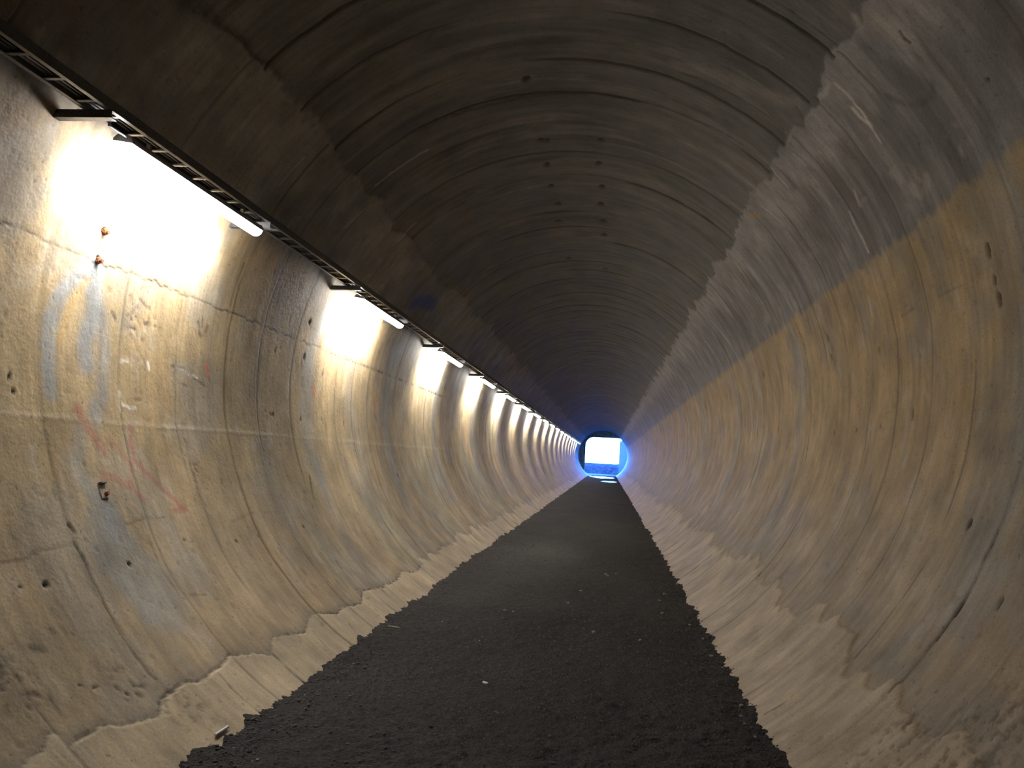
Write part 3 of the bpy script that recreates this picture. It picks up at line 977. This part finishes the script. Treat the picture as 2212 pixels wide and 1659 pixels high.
tray, lamp = make_tray(), make_lamp()
tag(tray, 'bay of galvanised ladder cable tray further along the lamp-lit wall', 'cable tray', 'cable tray bays along the wall')
tag(lamp, 'lit white tube lamp in the long row further down the tunnel', 'lamp', 'tube lamps along the wall')
k = 0
for b in range(-1, 18):
    y_ = LAMP_Y0 + PERIOD * b
    if y_ + PERIOD > Y_END - 1:
        break
    t_ = tray if k == 0 else copy_tree(tray)
    l_ = lamp if b == 0 else copy_tree(lamp) if b > 0 else empty('unused')
    t_.location = (0, y_ - .24, 0)
    if b < 0:
        bpy.data.objects.remove(l_)          # no lamp hangs in the bay beside the camera
        k += 1
        continue
    l_.location = (0, y_, 0)
    l_['label'] = 'lit white tube lamp in the long row further down the tunnel'
    if b == 0:
        l_['label'] = 'lit tube lamp glaring above the rusty anchor stub and blue-grey lime runs'
        t_['label'] = 'ladder cable tray bay carrying the lamp above the rusty anchor stub'
    elif b == 1:
        l_['label'] = 'lit tube lamp just below the cobalt blue scrawl on the vault'
        t_['label'] = 'ladder cable tray bay running below the cobalt blue scrawl'
    k += 1

# ------------------------------------------------------------------ small things on the left wall
def wall_frame(px, py, inset=0.0):
    y_, t_ = on_bore(px, py)
    off, _ = surface(np.array([y_, y_ + .001]), np.array([t_, t_]))
    a = t_ * D2R
    n_ = Vector((-math.sin(a), 0, -math.cos(a)))
    p = Vector((CX + (R - off[0] + inset) * math.sin(a), y_, CZ + (R - off[0] + inset) * math.cos(a)))
    up = Vector((0, 1, 0)).cross(n_)
    if up.z < 0:
        up = -up
    M = Matrix.Identity(4)
    xa = up.cross(n_)
    for i in range(3):
        M[i][0], M[i][1], M[i][2], M[i][3] = xa[i], up[i], n_[i], p[i]
    return M


root = empty('wall_plate')
root.matrix_world = wall_frame(222, 1062, .004)
tag(root, 'small square steel plate with a rusty bolt on the tan wall', 'plate')
bm = bmesh.new()
bm_box(bm, -.035, .035, -.045, .045, 0, .012, .003)
mesh_obj('plate', bm, simple_mat('weathered_plate', (.30, .25, .20), .7, .2, .2, 60, .3), root)
bm = bmesh.new()
bmesh.ops.create_cone(bm, cap_ends=True, segments=6, radius1=.014, radius2=.012, depth=.02, matrix=Matrix.Translation((.01, -.018, .021)))
mesh_obj('bolt', bm, M_RUST, root)
bm = bmesh.new()
bm_box(bm, -.03, .03, .045, .056, .0, .03, .002)
mesh_obj('lip', bm, M_STEEL, root)
for (px, py, lab) in ((225, 500, 'rusty anchor stub in the glaring wall just under the first lamp'.replace('first ', '')),
                      (210, 562, 'rusty anchor stub on the dark long joint of the tan wall')):
    root = empty('anchor_bolt')
    root.matrix_world = wall_frame(px, py, .0)
    tag(root, lab, 'bolt')
    bm = bmesh.new()
    bmesh.ops.create_cone(bm, cap_ends=True, segments=10, radius1=.012, radius2=.011, depth=.07, matrix=Matrix.Translation((0, 0, .02)))
    mesh_obj('shank', bm, M_RUST, root)
    bm = bmesh.new()
    bmesh.ops.create_cone(bm, cap_ends=True, segments=6, radius1=.022, radius2=.022, depth=.016, matrix=Matrix.Translation((0, 0, .03)))
    mesh_obj('nut', bm, M_RUST, root)

# ------------------------------------------------------------------ litter and stones on the gravel
def floor_at(px, py):
    x, y = on_floor(px, py)
    return x, y, float(floor_height(np.array([x]), np.array([y]))[0])


def rod(name, p0, p1, r_, mat, label, cat):
    a, b = Vector(p0), Vector(p1)
    bm = bmesh.new()
    L_ = (b - a).length
    bmesh.ops.create_cone(bm, cap_ends=True, segments=12, radius1=r_, radius2=r_, depth=L_)
    es = [e for e in bm.edges if len(e.link_faces) == 2 and e.calc_face_angle() > 1]
    bmesh.ops.bevel(bm, geom=es, offset=r_ * .25, segments=1, affect='EDGES')
    o = mesh_obj(name, bm, mat)
    o.rotation_mode = 'QUATERNION'
    o.rotation_quaternion = Vector((0, 0, 1)).rotation_difference(b - a)
    o.location = (a + b) / 2
    return tag(o, label, cat)


def lie(pa_, pb_, r_):
    a, b = floor_at(*pa_), floor_at(*pb_)
    z = max(a[2], b[2]) + r_ * .8
    return (a[0], a[1], z), (b[0], b[1], z)


a, b = (tuple(wall_frame(*p, -.013).translation) for p in ((460, 1594), (487, 1577)))   # rests on the foot of the kerb
rod('paper_stick', a, b, .008, M_PAPER, 'bright white paper stick lying where gravel meets the pale kerb', 'litter')
a, b = lie((838, 1355), (863, 1358), .004)
rod('dry_stalk', a, b, .004, M_STRAW, 'thin dry stalk lying on the dark gravel near the cracked kerb', 'stalk')
a, b = lie((1043, 1476), (1053, 1478), .006)
rod('paper_scrap', a, b, .007, M_PAPER, 'tiny white scrap lying alone in the middle of dark gravel', 'litter')

STONES = [(1282, 1366, .024), (1227, 1303, .022), (1090, 1320, .022), (1108, 1322, .020), (1254, 1276, .024), (764, 1428, .016), (955, 1345, .012), (1036, 1383, .014),
          (1424, 1296, .022), (1430, 1326, .030), (1382, 1385, .020), (1435, 1282, .030), (1478, 1275, .034), (1519, 1381, .022), (1536, 1420, .030), (1541, 1402, .018),
          (1490, 1347, .022), (1557, 1510, .018), (1601, 1526, .022), (1600, 1545, .020), (1608, 1564, .018), (1545, 1558, .012), (1631, 1600, .018), (1560, 1443, .014),
          (1313, 1243, .03), (1330, 1240, .03), (1308, 1241, .03), (658, 1500, .014), (595, 1515, .016), (545, 1645, .014), (556, 1640, .012), (456, 1613, .020), (505, 1615, .014), (730, 1477, .012), (895, 1355, .014), (1010, 1400, .010)]
for i, (px, py, r_) in enumerate(STONES):
    x, y, z = floor_at(px, py)
    bm = bmesh.new()
    r_ *= .7
    stone_bm(bm, (0, 0, 0), r_, 900 + i)
    o = mesh_obj('stone', bm, M_STONE, None, False)
    o.location = (x, y, z + r_ * .30)
    tag(o, 'small pale stone lying loose on the dark gravel floor', 'stone', 'loose stones on the gravel')
